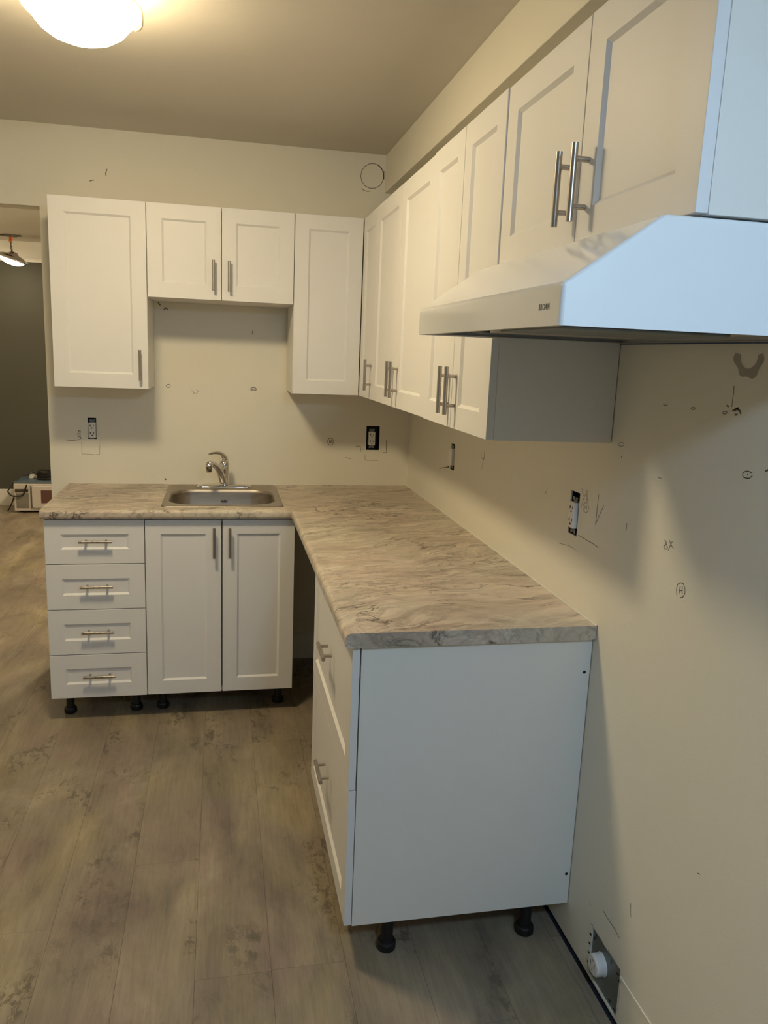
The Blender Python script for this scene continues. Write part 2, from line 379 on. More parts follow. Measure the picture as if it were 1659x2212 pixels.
# ---- marks lying on the plaster
def ribbon(bm, pts, wdt, to3):
    for (a0, a1), (b0, b1) in zip(pts, pts[1:]):
        dx, dy = b0-a0, b1-a1; l = math.hypot(dx, dy) or 1; nx, ny = -dy/l*wdt/2, dx/l*wdt/2; ex, ey = dx/l*wdt*.3, dy/l*wdt*.3
        q = [to3(*p) for p in ((a0-ex+nx, a1-ey+ny), (a0-ex-nx, a1-ey-ny), (b0+ex-nx, b1+ey-ny), (b0+ex+nx, b1+ey+ny))]
        bm.faces.new([bm.verts.new(p) for p in q])
def marks(lst, wall, to3):
    for name, strokes, wdt in lst:
        bm = bmesh.new()
        for s in strokes: ribbon(bm, s, wdt/1000*1.25, to3)
        new_obj(name, bm, M['gouge'] if ('gouge' in name or 'hole' in name or 'gap' in name) else M['pencil'], wall)
RM=[('letter_x_mark',[[(-1.973,1.239),(-1.978,1.23),(-1.986,1.221)],[(-2.005,1.24),(-1.986,1.212),(-1.977,1.187)],[(-2.009,1.239),(-2.009,1.225),(-2.01,1.212)],[(-2.004,1.232),(-2.004,1.219),(-2.009,1.212)]],0.9),('circled_mark',[[(-2.022,1.198),(-2.021,1.192),(-2.018,1.186),(-2.011,1.182),(-2.004,1.181),(-1.997,1.182),(-1.992,1.186),(-1.989,1.191),(-1.989,1.197),(-1.993,1.202),(-1.999,1.206),(-2.006,1.208),(-2.013,1.206),(-2.019,1.203),(-2.022,1.198)],[(-2.0,1.199),(-2.0,1.188)],[(-2.01,1.202),(-2.011,1.188)],[(-2.0,1.193),(-2.01,1.195)]],0.8),('arrow_mark',[[(-2.069,1.24),(-2.067,1.202),(-2.067,1.162)],[(-2.067,1.162),(-2.083,1.191),(-2.101,1.219)]],1.3),('pencil_tick',[[(-2.22,1.199),(-2.22,1.191),(-2.221,1.182)]],1.2),('pencil_line',[[(-1.975,1.113),(-2.004,1.113),(-2.033,1.111),(-2.061,1.111),(-2.089,1.109)]],1.2),('pencil_line',[[(-1.862,1.063),(-1.891,1.067),(-1.922,1.071),(-1.948,1.072),(-1.968,1.07)]],0.8),('pencil_scribble',[[(-1.746,1.206),(-1.751,1.199),(-1.745,1.194)],[(-1.736,1.19),(-1.742,1.184),(-1.746,1.191)]],1.2),('pencil_scribble',[[(-2.385,1.198),(-2.392,1.194),(-2.39,1.189),(-2.384,1.184),(-2.388,1.179),(-2.396,1.181),(-2.4,1.187)],[(-2.393,1.191),(-2.395,1.188)],[(-2.402,1.202),(-2.41,1.194),(-2.421,1.188)],[(-2.414,1.202),(-2.408,1.192),(-2.403,1.18)]],1.2),('circled_mark',[[(-2.453,1.095),(-2.449,1.107),(-2.45,1.118),(-2.459,1.125),(-2.47,1.126),(-2.478,1.119),(-2.48,1.108),(-2.474,1.098),(-2.465,1.094)],[(-2.461,1.115),(-2.46,1.108),(-2.463,1.102)],[(-2.468,1.119),(-2.471,1.103)],[(-2.462,1.108),(-2.47,1.111)]],1.2),('circled_mark',[[(-2.639,1.378),(-2.637,1.376),(-2.634,1.373),(-2.629,1.371),(-2.623,1.371),(-2.618,1.371),(-2.614,1.372),(-2.612,1.375),(-2.612,1.378),(-2.615,1.38),(-2.619,1.383),(-2.624,1.384),(-2.629,1.384),(-2.634,1.383),(-2.637,1.382)],[(-2.625,1.378),(-2.627,1.377)],[(-2.626,1.372),(-2.627,1.37)]],1.3),('gouge',[[(-2.541,1.496),(-2.546,1.495)],[(-2.56,1.488),(-2.569,1.492),(-2.574,1.494),(-2.581,1.489),(-2.585,1.484)],[(-2.566,1.488),(-2.573,1.493),(-2.576,1.49)],[(-2.568,1.481),(-2.575,1.482)]],2.6),('pencil_line',[[(-2.555,1.533),(-2.556,1.517),(-2.556,1.495)]],1.2),('pencil_ring',[[(-2.338,1.484),(-2.338,1.483),(-2.336,1.482),(-2.332,1.482),(-2.329,1.482),(-2.326,1.482),(-2.323,1.482),(-2.322,1.483),(-2.323,1.484),(-2.325,1.485),(-2.328,1.485),(-2.332,1.485),(-2.335,1.485),(-2.337,1.485),(-2.338,1.484)]],0.9),('pencil_ring',[[(-2.439,1.483),(-2.439,1.482),(-2.437,1.481),(-2.435,1.481),(-2.432,1.48),(-2.429,1.481),(-2.427,1.481),(-2.426,1.482),(-2.427,1.483),(-2.428,1.484),(-2.431,1.485),(-2.434,1.485),(-2.437,1.485),(-2.439,1.484),(-2.439,1.483)]],0.9),('pencil_ring',[[(-2.544,1.483),(-2.543,1.482),(-2.542,1.481),(-2.539,1.48),(-2.536,1.48),(-2.533,1.48),(-2.531,1.481),(-2.531,1.482),(-2.531,1.483),(-2.533,1.484),(-2.535,1.485),(-2.538,1.485),(-2.541,1.485),(-2.543,1.484),(-2.544,1.483)]],0.9),('pencil_ring',[[(-2.17,1.379),(-2.169,1.377),(-2.166,1.375),(-2.161,1.373),(-2.155,1.373),(-2.15,1.373),(-2.146,1.374),(-2.144,1.376),(-2.145,1.378),(-2.148,1.38),(-2.153,1.381),(-2.159,1.382),(-2.165,1.382),(-2.168,1.381),(-2.17,1.379)]],0.9),('nail_hole',[[(-2.163,1.35),(-2.166,1.347)]],2),('gouge',[[(-2.672,1.391),(-2.678,1.394)]],3),('pencil_tick',[[(-2.331,1.325),(-2.345,1.326)]],1),('arrow_mark',[[(-0.592,1.088),(-0.665,1.103),(-0.74,1.117)],[(-0.705,1.116),(-0.74,1.117),(-0.713,1.108)]],2),('pencil_scribble',[[(-1.141,1.223),(-1.142,1.209),(-1.168,1.209)],[(-1.175,1.244),(-1.176,1.218),(-1.162,1.193),(-1.155,1.166)],[(-1.154,1.207),(-1.177,1.213)]],1.6),('pencil_tick',[[(-0.328,1.273),(-0.333,1.255)]],1.6),('pencil_tick',[[(-2.414,0.335),(-2.416,0.318),(-2.421,0.305)]],1.1),('gouge',[[(-2.634,0.572),(-2.642,0.575)]],1.4),('gouge',[[(-2.109,0.169),(-2.114,0.161)]],2),('gouge',[[(-2.231,0.201),(-2.234,0.192)]],2),('scuff_line',[[(-2.299,0.226),(-2.33,0.223),(-2.359,0.223),(-2.383,0.218)]],1.6)]
BM=[('circled_mark',[[(-0.385,1.13),(-0.386,1.122),(-0.39,1.116),(-0.396,1.112),(-0.402,1.112),(-0.408,1.115),(-0.412,1.122),(-0.414,1.13),(-0.413,1.138),(-0.409,1.144),(-0.403,1.148),(-0.397,1.148),(-0.391,1.145),(-0.387,1.138),(-0.385,1.13)],[(-0.404,1.14),(-0.405,1.127),(-0.399,1.124),(-0.398,1.135)],[(-0.393,1.14),(-0.395,1.125)]],2),('pencil_line',[[(-0.272,1.11),(-0.248,1.11)],[(-0.248,1.11),(-0.246,1.082)],[(-0.247,1.095),(-0.23,1.095)]],1.6),('pencil_line',[[(-0.324,1.051),(-0.308,1.05)],[(-0.306,1.046),(-0.293,1.048)]],1.6),('pencil_line',[[(-0.116,1.145),(-0.116,1.114),(-0.113,1.079)],[(-0.13,1.081),(-0.113,1.079)]],1.8),('pencil_line',[[(-0.223,1.069),(-0.221,1.04),(-0.186,1.039),(-0.157,1.038)]],1.2),('pencil_arc',[[(-1.573,1.164),(-1.579,1.161),(-1.584,1.154),(-1.586,1.144),(-1.584,1.136),(-1.58,1.131)],[(-1.574,1.158),(-1.577,1.147),(-1.576,1.136),(-1.573,1.123)]],2.2),('pencil_line',[[(-1.638,1.116),(-1.625,1.115),(-1.61,1.115),(-1.595,1.116),(-1.579,1.119)]],2),('pencil_line',[[(-1.57,1.107),(-1.571,1.052),(-1.542,1.051),(-1.513,1.049),(-1.492,1.051),(-1.489,1.103)]],1.1),('pencil_ring',[[(-1.166,1.38),(-1.167,1.377),(-1.169,1.374),(-1.173,1.372),(-1.177,1.372),(-1.181,1.374),(-1.184,1.376),(-1.185,1.379),(-1.184,1.383),(-1.181,1.385),(-1.177,1.387),(-1.173,1.387),(-1.169,1.386),(-1.167,1.383),(-1.166,1.38)]],1.6),('pencil_ring',[[(-0.766,1.377),(-0.767,1.374),(-0.771,1.371),(-0.776,1.37),(-0.782,1.369),(-0.788,1.371),(-0.791,1.373),(-0.793,1.377),(-0.791,1.38),(-0.788,1.383),(-0.782,1.384),(-0.777,1.385),(-0.771,1.383),(-0.768,1.381),(-0.766,1.377)],[(-0.787,1.375),(-0.772,1.377)]],2.2),('pencil_scribble',[[(-1.068,1.363),(-1.056,1.35),(-1.064,1.343)],[(-1.047,1.365),(-1.036,1.359),(-1.049,1.346)]],1.3),('pencil_tick',[[(-0.787,1.649),(-0.786,1.635)]],2),('gouge',[[(-1.216,1.759),(-1.207,1.747)],[(-1.191,1.727),(-1.182,1.736),(-1.174,1.728)]],4),('nail_hole',[[(-1.196,0.937),(-1.192,0.933)]],5),('gouge',[[(-1.498,2.262),(-1.482,2.268)],[(-1.425,2.316),(-1.431,2.298),(-1.429,2.288)]],3),('round_patch_outline',[[(-0.181,2.389),(-0.186,2.365),(-0.2,2.344),(-0.222,2.332),(-0.247,2.33),(-0.269,2.339),(-0.285,2.357),(-0.291,2.38),(-0.287,2.405),(-0.272,2.425),(-0.251,2.438),(-0.226,2.44),(-0.204,2.431),(-0.188,2.413),(-0.181,2.389)],[(-0.212,2.438),(-0.196,2.427),(-0.187,2.413)],[(-0.285,2.325),(-0.272,2.318),(-0.256,2.315),(-0.245,2.318)]],2.0),('gap_mark',[[(-0.182,2.41),(-0.181,2.376)]],4)]  # gap_mark is a short dark stroke at the edge of the round patch

marks(RM, wall_right, lambda u, v: (-.0004, u, v))
marks(BM, wall_back, lambda u, v: (u, -.0004, v))
# U shaped adhesive stain under the hood
bm = bmesh.new(); n = 40; inner = []; outer = []
for i in range(n+1):
    a = math.radians(-8 + 196*i/n) + math.pi
    wob = .004*math.sin(i*.55) + .0035*math.sin(i*.23+1)
    inner.append((-2.588 - .024*math.cos(a), 1.588 + .022*math.sin(a)))
    outer.append((-2.588 - (.038+wob)*math.cos(a), 1.588 + (.040+wob*.6)*math.sin(a)))
for (a, b), (c_, d) in zip(zip(inner, outer), list(zip(inner, outer))[1:]):
    bm.faces.new([bm.verts.new((-.0004, *p)) for p in (a, b, d, c_)])
new_obj('adhesive_stain', bm, M['stain'], wall_right)
# skim-coat patch round the left outlet, torn paper edge round the range box
grid_slab('plaster_patch', [-1.569, -1.5405, -1.5025, -1.489], [1.092, 1.123, 1.222, 1.262], lambda u, v: -1.5405 < u < -1.5025 and 1.123 < v < 1.222,
          lambda u, v: (u, 0, v), (0, -.0012, 0), M['patch'], wall_back)
bm = bmesh.new(); random.seed(3)
def torn(pts, wdt):
    for i in range(len(pts)-1):
        (a0, a1), (b0, b1) = pts[i], pts[i+1]
        k = 5
        for j in range(k):
            p = (a0+(b0-a0)*j/k, a1+(b1-a1)*j/k); q = (a0+(b0-a0)*(j+1)/k, a1+(b1-a1)*(j+1)/k)
            ribbon(bm, [p, q], wdt*random.uniform(.5, 1.5), lambda u, v: (-.0009, u, v))
torn([(-2.250, .012), (-2.252, .148)], .010); torn([(-2.252, .1495), (-2.405, .1495)], .005); torn([(-2.4075, .147), (-2.4075, .012)], .004)
new_obj('torn_drywall_edge', bm, M['patch'], wall_right)

# ---------------------------------------------------------------- cabinets
RAIL = .065
def door_bm(wd, ht, th=.019):
    """shaker style front with a bevelled sunken panel; front faces -y at y=-th..0, origin bottom left"""
    bm = bmesh.new()
    def L_(i, y): return [bm.verts.new(p) for p in ((i, y, i), (wd-i, y, i), (wd-i, y, ht-i), (i, y, ht-i))]
    back, front, f2, rec = L_(0, 0), L_(0, -th), L_(RAIL-.005, -th), L_(RAIL+.003, -th+.007)
    for A, B_ in ((back, front), (front, f2), (f2, rec)):
        for i in range(4): bm.faces.new((A[i], A[(i+1) % 4], B_[(i+1) % 4], B_[i]))
    bm.faces.new(rec); bm.faces.new(back[::-1])
    return bm
def front(name, parent, x0, x1, z0, z1, y, g=.0015, gt=None):
    o = new_obj(name, door_bm(x1-x0-2*g, z1-z0-2*(gt if gt is not None else g)), M['laminate'], parent, loc=(x0+g, y, z0+(gt if gt is not None else g)))
    m = o.modifiers.new('bevel', 'BEVEL'); m.width = .0012; m.segments = 2; m.limit_method = 'ANGLE'; m.angle_limit = math.radians(60)
    return o
def handle(parent, x, z, vertical, length=.127):
    """x,z in the front's own frame, front face at y=-.019"""
    bm = bmesh.new(); h = length/2; k = .0385; y = -.019-.027
    if vertical:
        add_cyl(bm, (0, y, -h), (0, y, h), .006, n=18)
        for s in (-k, k): add_cyl(bm, (0, -.019, s), (0, y, s), .0048, n=12)
    else:
        add_cyl(bm, (-h, y, 0), (h, y, 0), .006, n=18)
        for s in (-k, k): add_cyl(bm, (s, -.019, 0), (s, y, 0), .0048, n=12)
    o = new_obj('handle', bm, M['nickel'], parent, loc=(x, 0, z))
    for p in o.data.polygons: p.use_smooth = len(p.vertices) == 4
    tag(o, 'brushed nickel bar handle')
    return o
def carcass(root, wd, z0, z1, depth, top=True):
    t = .016; g = .0004
    box('side_panel', g, t, -depth, -.002, z0, z1, M['melamine'], root, .0008)
    box('side_panel', wd-t, wd-g, -depth, -.002, z0, z1, M['melamine'], root, .0008)
    box('bottom_panel', t, wd-t, -depth, -.002, z0, z0+t, M['melamine'], root)
    if top: box('top_panel', t, wd-t, -depth, -.002, z1-t, z1, M['melamine'], root)
    else:
        box('top_rail', t, wd-t, -depth, -depth+.08, z1-t, z1, M['melamine'], root)
    box('back_panel', t, wd-t, -.012, -.003, z0+t, z1-t, M['melamine'], root)
def leg(root, x, y, h):
    bm = bmesh.new()
    add_lathe(bm, [(0, 0), (.023, 0), (.0255, .004), (.0255, .020), (.0225, .026), (.0175, .028), (.0165, .034), (.0165, h-.008), (.024, h-.006), (.024, h-.0005), (0, h-.0005)], 20)
    for i in range(8):
        a = i*math.pi/4; add_cyl(bm, (.0235*math.cos(a), .0235*math.sin(a), .004), (.0235*math.cos(a), .0235*math.sin(a), .021), .003, n=6)
    o = new_obj('leg', bm, M['black_plastic'], root, loc=(x, y, 0)); tag(o, 'black plastic levelling leg'); return o

DU = .3207; ZT = 2.1434; ZB = 1.3767; ZM = 1.7619
GU = 'white shaker wall cabinets'
def upper(label, loc, rz, wd, zb, doors, zt=ZT, depth=DU-.0195, x0=0, single_handle=None):
    """doors: list of (x0,x1,handle_x or None); z local = world"""
    r = empty('wall_cabinet', loc, rz, label, 'cabinet', GU)
    carcass(r, wd, zb, zt, depth)
    for a, b, hx in doors:
        d_ = front('door', r, a, b, zb, zt, -depth)
        if hx is not None: handle(d_, hx-a-.0015, .1, True)
    return r
# the root sits at the wall, at floor-level z=0 in local metres; local x runs along the wall
X0, X1, X2, X3 = -1.6198, -1.2363, -.9308, -.6224
upper('tall single-door white cabinet at the left end, handle at its lower right', (X0, 0, 0), 0, X1-X0, ZB, [(0, X1-X0, X1-X0-.0325)])
upper('short two-door white cabinet hanging above the sink', (X1, 0, 0), 0, X3-X1, ZM, [(0, X2-X1, X2-X1-.0325), (X2-X1, X3-X1, X2-X1+.0325)])
# corner unit of the back run: no handle
upper('white corner cabinet with one handleless door, right of the sink', (X3, 0, 0), 0, -X3-.004, ZB, [(0, -X3-DU-.0015, None)])
RZ = -math.pi/2
Y1, Y2, Y3, Y4, Y5 = -.6318, -1.078, -1.5056, -2.1095, -2.8805
YA = -DU+.018    # far side of the first right-hand unit
upper('narrow single-door white cabinet next to the inner corner on the right wall', (0, YA, 0), RZ, YA-Y1, ZB, [(.0165, YA-Y1, YA-Y1-.0325)])
upper('two-door white cabinet second from the corner on the right wall', (0, Y1, 0), RZ, Y1-Y3, ZB, [(0, Y1-Y2, Y1-Y2-.0325), (Y1-Y2, Y1-Y3, Y1-Y2+.0325)])
upper('two-door white cabinet with an exposed grey-shaded side just beyond the hood', (0, Y3, 0), RZ, Y3-Y4, ZB-.0015, [(0, .3-.0001, .3-.0325), (.3, Y3-Y4, .3+.0325)], depth=DU-.0165, zt=ZT+.001)
YM = -2.505
upper('short two-door white cabinet directly above the range hood', (0, Y4-.0005, 0), RZ, Y4-Y5, ZM+.002, [(0, Y4-YM, Y4-YM-.0325), (Y4-YM, Y4-Y5, Y4-YM+.0325)])

# ---- base units
ZBB = .1072; ZCU = .8745; DB = .623
GB = 'white base cabinets on black legs'
r = empty('drawer_cabinet', (-1.6233, 0, 0), 0, 'white four-drawer base cabinet at the left end under the countertop', 'cabinet', GB)
wd = -1.2385+1.6233
carcass(r, wd, ZBB, ZCU, DB-.0195, False)
for a, b in ((ZBB, .2984), (.2984, .493), (.493, .6851), (.6851, ZCU-.004)):
    f = front('drawer', r, 0, wd, a, b, -(DB-.019)); handle(f, wd/2+.003, (b-a)/2+.004, False)
for x in (.056, wd-.056):
    for y in (-.52, -.07): leg(r, x, y, ZBB)
r = empty('sink_cabinet', (-1.2385, 0, 0), 0, 'white two-door base cabinet below the sink', 'cabinet', GB)
wd = -.6251+1.2385; xm = -.929+1.2385
carcass(r, wd, ZBB, ZCU, DB-.0195, False)
for a, b, hx in ((0, xm, xm-.032), (xm, wd, xm+.032)):
    f = front('door', r, a, b, ZBB, ZCU-.004, -(DB-.019), g=.0022); handle(f, hx-a-.002, .664, True)
for x in (.056, wd-.056):
    for y in (-.515, -.07): leg(r, x, y, ZBB)
r = empty('drawer_cabinet', (0, -1.3464, 0), RZ, 'white two-drawer wide base cabinet in the foreground with its plain side panel facing out', 'cabinet', GB)
wd = 2.1146-1.3464
carcass(r, wd, ZBB, ZCU, DB-.0205, False)
f = front('drawer', r, 0, wd, ZBB, .4941, -(DB-.0190), gt=.0018); handle(f, wd/2, .225, False)
f = front('drawer', r, 0, wd, .4941, ZCU-.002, -(DB-.0176), gt=.0018); handle(f, wd/2, .219, False)
for x in (.05, wd-.038):
    for y in (-.499, -.105): leg(r, x, y, ZBB)
for x, z in ((-.017, .783), (-.013, .198)):
    bm = bmesh.new(); add_cyl(bm, (0, 0, 0), (0, 0, .0006), .0042, n=14)
    o = new_obj('screw_hole', bm, M['slot'], r, loc=(wd-.0002, x, z), rot=(0, math.pi/2, 0))

# ---------------------------------------------------------------- countertop (L shaped, postformed front)
ZC = .9127; TC = .038; XC = -1.6311; DC = .6482; DR = .6457; YE = -2.1279
SX0, SX1, SY0, SY1 = -1.158, -.695, -.545, -.14     # cut-out for the bowl
ct = grid_slab('countertop', [XC, SX0, SX1, -DR, 0-.0015], [YE, -DC, SY0, SY1, -.0015],
               lambda u, v: (u < -DR and v < -DC) or (SX0 < u < SX1 and SY0 < v < SY1),
               lambda u, v: (u, v, ZC), (0, 0, -TC), M['stone'])
bm = bmesh.new(); bm.from_mesh(ct.data)
def sel(r_, zlev):
    es = []
    for e in bm.edges:
        a, b = e.verts[0].co, e.verts[1].co
        if abs(a.z-zlev) > 1e-4 or abs(b.z-zlev) > 1e-4: continue
        if (abs(a.y+DC) < 1e-4 and abs(b.y+DC) < 1e-4) or (abs(a.x+DR) < 1e-4 and abs(b.x+DR) < 1e-4): es.append(e)
    bmesh.ops.bevel(bm, geom=es, offset=r_, segments=5, profile=.5, affect='EDGES')
sel(.015, ZC); sel(.013, ZC-TC)
bm.to_mesh(ct.data); bm.free()
tag(ct, 'L-shaped tan stone-look laminate countertop with rounded front edge', 'countertop')
box('caulk_line', -.0045, -.0014, YE, -.002, ZC-.0002, ZC+.0022, M['caulk'], ct)
box('caulk_line', -1.62, -.005, -.0035, -.0014, ZC-.0002, ZC+.0012, M['caulk'], ct)

# ---------------------------------------------------------------- sink
sk = empty('kitchen_sink', (-.924, -.315, ZC), 0, 'stainless steel drop-in single-bowl sink in the countertop', 'sink')
bm = bmesh.new()
def lp(x0, x1, y0, y1, r_, z): return [(x, y, z) for x, y in rrect(x0, x1, y0, y1, r_, 8)]
hx, hy0, hy1 = .253, -.268, .268
loft(bm, [lp(-hx, hx, hy0, hy1, .022, .0002), lp(-hx+.002, hx-.002, hy0+.002, hy1-.002, .021, .0035), lp(-hx+.007, hx-.007, hy0+.007, hy1-.007, .018, .0042),
          lp(-hx+.012, hx-.012, hy0+.012, hy1-.012, .016, .0020),
          lp(-.232, .228, -.218, .160, .105, .0020), lp(-.229, .225, -.215, .157, .102, -.002), lp(-.226, .222, -.212, .154, .10, -.012)])
new_obj('rim', bm, M['steel'], sk, smooth=True)
bm = bmesh.new()
loft(bm, [lp(-.226, .222, -.212, .154, .10, -.012), lp(-.216, .212, -.202, .146, .09, -.130), lp(-.205, .201, -.192, .136, .08, -.150), lp(-.185, .181, -.172, .116, .07, -.160),
          lp(-.06, .06, -.08, .03, .05, -.163)], close_last=True)
bowl = new_obj('bowl', bm, M['steel'], sk, smooth=True)
bm = bmesh.new(); add_lathe(bm, [(0, .004), (.02, .003), (.035, .004), (.043, .005), (.045, .001), (.045, 0)], 28, (0, -.03, -.1635))
new_obj('drain_strainer', bm, M['chrome'], sk, smooth=True)
bm = bmesh.new()   # small crown stamp on the back wall of the bowl
def quad(bm, pts): bm.faces.new([bm.verts.new(p) for p in pts])
cy, cz, cx0 = .1445, -.051, .006
quad(bm, [(cx0-.014, cy, cz-.006), (cx0+.014, cy, cz-.006), (cx0+.014, cy, cz-.003), (cx0-.014, cy, cz-.003)])
for k in (-.012, -.006, 0, .006, .012):
    bm.faces.new([bm.verts.new(p) for p in ((cx0+k-.003, cy, cz-.003), (cx0+k+.003, cy, cz-.003), (cx0+k*1.25, cy, cz+.008))])
new_obj('crown_stamp', bm, M['lettering'], sk)

fc = empty('kitchen_faucet', (-.918, -.105, ZC+.003), 0, 'chrome single-lever faucet on the back deck of the sink', 'faucet')
bm = bmesh.new()
loft(bm, [lp(-.128, .128, -.028, .028, .027, 0), lp(-.128, .128, -.028, .028, .027, .003), lp(-.120, .120, -.023, .023, .022, .011), lp(-.09, .09, -.019, .019, .018, .014)], close_first=True, close_last=True)
new_obj('base_plate', bm, M['chrome'], fc, smooth=True)
bm = bmesh.new(); add_lathe(bm, [(.026, .012), (.024, .02), (.0215, .05), (.0215, .078), (.024, .098), (.023, .116), (.016, .130), (0, .135)], 28)
new_obj('body', bm, M['chrome'], fc, smooth=True)
bm = bmesh.new(); add_tube(bm, [(-.006, -.012, .03), (-.018, -.05, .075), (-.036, -.095, .112), (-.058, -.14, .132), (-.068, -.160, .131)], [.0165, .0165, .015, .0135, .0135], 16)
sp = new_obj('spout', bm, M['chrome'], fc, smooth=True)
bm = bmesh.new(); add_lathe(bm, [(0, -.004), (.012, -.004), (.0135, 0), (.0135, .018), (.016, .020), (.016, .030), (.012, .036), (0, .037)], 24, (-.068, -.160, .100))
new_obj('aerator', bm, M['chrome'], sp, smooth=True)
bm = bmesh.new(); add_tube(bm, [(.004, .004, .118), (.002, -.004, .142), (-.016, -.03, .165), (-.042, -.065, .172), (-.068, -.095, .171)], [.021, .015, .009, .0065, .0055], 14, .8)
new_obj('lever', bm, M['chrome'], fc, smooth=True)

# ---------------------------------------------------------------- range hood
YN, YH = -2.8805, -2.1115
hd = empty('range_hood', (0, (YN+YH)/2, 1.6113), 0, 'white under-cabinet range hood with sloped front above the stove gap', 'range hood')
hw = (YH-YN)/2; prof = [(-.0005, 0), (-.0005, .1495), (-.3633, .1495), (-.4994, .054), (-.4994, 0)]
bm = bmesh.new()
A = [bm.verts.new((x, -hw, z)) for x, z in prof]; Bv = [bm.verts.new((x, hw, z)) for x, z in prof]
bm.faces.new(A); bm.faces.new(Bv[::-1])
for i in range(4): bm.faces.new((A[i], A[i+1], Bv[i+1], Bv[i]))
o = new_obj('hood_shell', bm, M['enamel'], hd)
b_ = bev(o, .006, 4, 20); b_.modifiers['bevel'].use_clamp_overlap = True
sm_ = o.modifiers.new('solid', 'SOLIDIFY'); sm_.thickness = .0012; sm_.offset = -1
for p in o.data.polygons: p.use_smooth = True
o.modifiers.new('wn', 'WEIGHTED_NORMAL')
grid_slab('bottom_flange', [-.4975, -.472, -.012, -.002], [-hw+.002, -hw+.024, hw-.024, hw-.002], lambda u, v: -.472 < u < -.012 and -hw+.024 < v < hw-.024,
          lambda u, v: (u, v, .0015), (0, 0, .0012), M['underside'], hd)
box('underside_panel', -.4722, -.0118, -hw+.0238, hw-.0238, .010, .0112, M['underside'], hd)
fl = box('filter', -.40, -.09, -.16, .12, .0055, .0098, M['galv'], hd, .001); tag(fl, 'grey mesh grease filter')
o = box('film_strip', -.470, -.014, -hw+.075, -hw+.088, .0075, .0098, M['film'], hd); tag(o, 'strip of blue protective film')
o = box('film_strip', -.010, -.003, -hw+.01, hw-.01, -.0012, .0012, M['film'], hd)
o = box('rocker_switch', -.460, -.436, .075, .125, .001, .0098, M['black_plastic'], hd, .001); tag(o, 'small dark rocker switch')
cu = bpy.data.curves.new('brand_text', 'FONT'); cu.body = 'BROAN'; cu.size = .0125; cu.align_x = 'CENTER'; cu.align_y = 'CENTER'; cu.extrude = .0001; cu.offset = 0; cu.space_character = 1.18
tmp = link(bpy.data.objects.new('tmp', cu)); bpy.context.view_layer.update()
me = bpy.data.meshes.new_from_object(tmp.evaluated_get(bpy.context.evaluated_depsgraph_get())); bpy.data.objects.remove(tmp)
me.materials.append(M['lettering'])
o = link(bpy.data.objects.new('brand_lettering', me), hd)
xs = [v_.co.x for v_ in me.vertices]; sx = .036/(max(xs)-min(xs))
o.matrix_local = Matrix.Translation((-.49965, -2.8245-(YN+YH)/2, .0255)) @ Matrix.Rotation(-math.pi/2, 4, 'Z') @ Matrix.Rotation(math.pi/2, 4, 'X') @ Matrix.Diagonal((sx, 1, 1, 1))
tag(o, 'dark brand lettering on the front lip')

# ---------------------------------------------------------------- wall outlets
GO = 'uncovered electrical outlets'
def slots(bm, x, z, y):
    add_box(bm, x-.0085, x-.0060, y-.0006, y, z-.004, z+.005); add_box(bm, x-.0115, x-.0085, y-.0006, y, z-.0005, z+.0015)
    add_box(bm, x+.0060, x+.0085, y-.0006, y, z-.0035, z+.0045)
    add_cyl(bm, (x, y-.0006, z-.0105), (x, y, z-.0105), .003, n=10)
def outlet(label, loc, rz, wd=.033, ht=.067, w_box=.055, h_box=.112, out=.004, dx=0, dz=0, cat='outlet', face=True, tilt=0):
    """local frame: looks towards -y, centre of opening at origin"""
    r_ = empty('wall_outlet', loc, rz, label, cat)
    bm = bmesh.new()      # open box set into the wall
    W, Hh = w_box/2-.0012, h_box/2-.0012
    L1 = [(-W, .004, -Hh), (W, .004, -Hh), (W, .004, Hh), (-W, .004, Hh)]; L2 = [(x, .055, z) for x, _, z in L1]
    loft(bm, [L1, L2], close_last=True)
    new_obj('junction_box', bm, M['navy'], r_)
    bm = bmesh.new(); add_box(bm, dx-.0095, dx+.0095, -out+.006, -out+.0075, dz-ht/2-.013, dz+ht/2+.013)
    for s in (1, -1):
        add_box(bm, dx-.014, dx-.004, -out+.005, -out+.0065, dz+s*(ht/2+.010)-.004, dz+s*(ht/2+.010)+.004)
        add_box(bm, dx+.004, dx+.014, -out+.005, -out+.0065, dz+s*(ht/2+.010)-.004, dz+s*(ht/2+.010)+.004)
        add_cyl(bm, (dx, -out+.002, dz+s*(ht/2+.009)), (dx, -out+.006, dz+s*(ht/2+.009)), .0035, n=12)
    o = new_obj('mounting_strap', bm, M['galv'], r_); tag(o, 'metal mounting strap')
    o = box('receptacle_face', dx-wd/2, dx+wd/2, -out-.004, .03, dz-ht/2, dz+ht/2, M['white_plastic'], r_, .0015)
    if tilt: o.rotation_euler = (0, 0, tilt)
    if face:
        bm = bmesh.new()
        for z in (.020, -.014): slots(bm, dx, dz+z, -out-.0041)
        new_obj('slots', bm, M['slot'], o)
    return r_
o = outlet('white outlet in a skim-coated patch at the far left of the back wall', (-1.5225, 0, 1.167), 0, ht=.071, w_box=.061, h_box=.110, out=.0015, dx=.001, dz=-.002)
bm = bmesh.new(); add_box(bm, -.0085, -.0005, -.0066, -.0055, -.006, .001); add_box(bm, .0015, .0095, -.0066, -.0055, -.006, .001); new_obj('test_buttons', bm, M['white_plastic'], o)
bm = bmesh.new(); lob = rrect(-.029, .029, -.034, .034, .012, 4)
outlet('white outlet in a dark navy box on the back wall near the corner', (-.186, 0, 1.152), 0, ht=.067, w_box=.068, h_box=.120, out=.003, dx=-.006, dz=-.002)
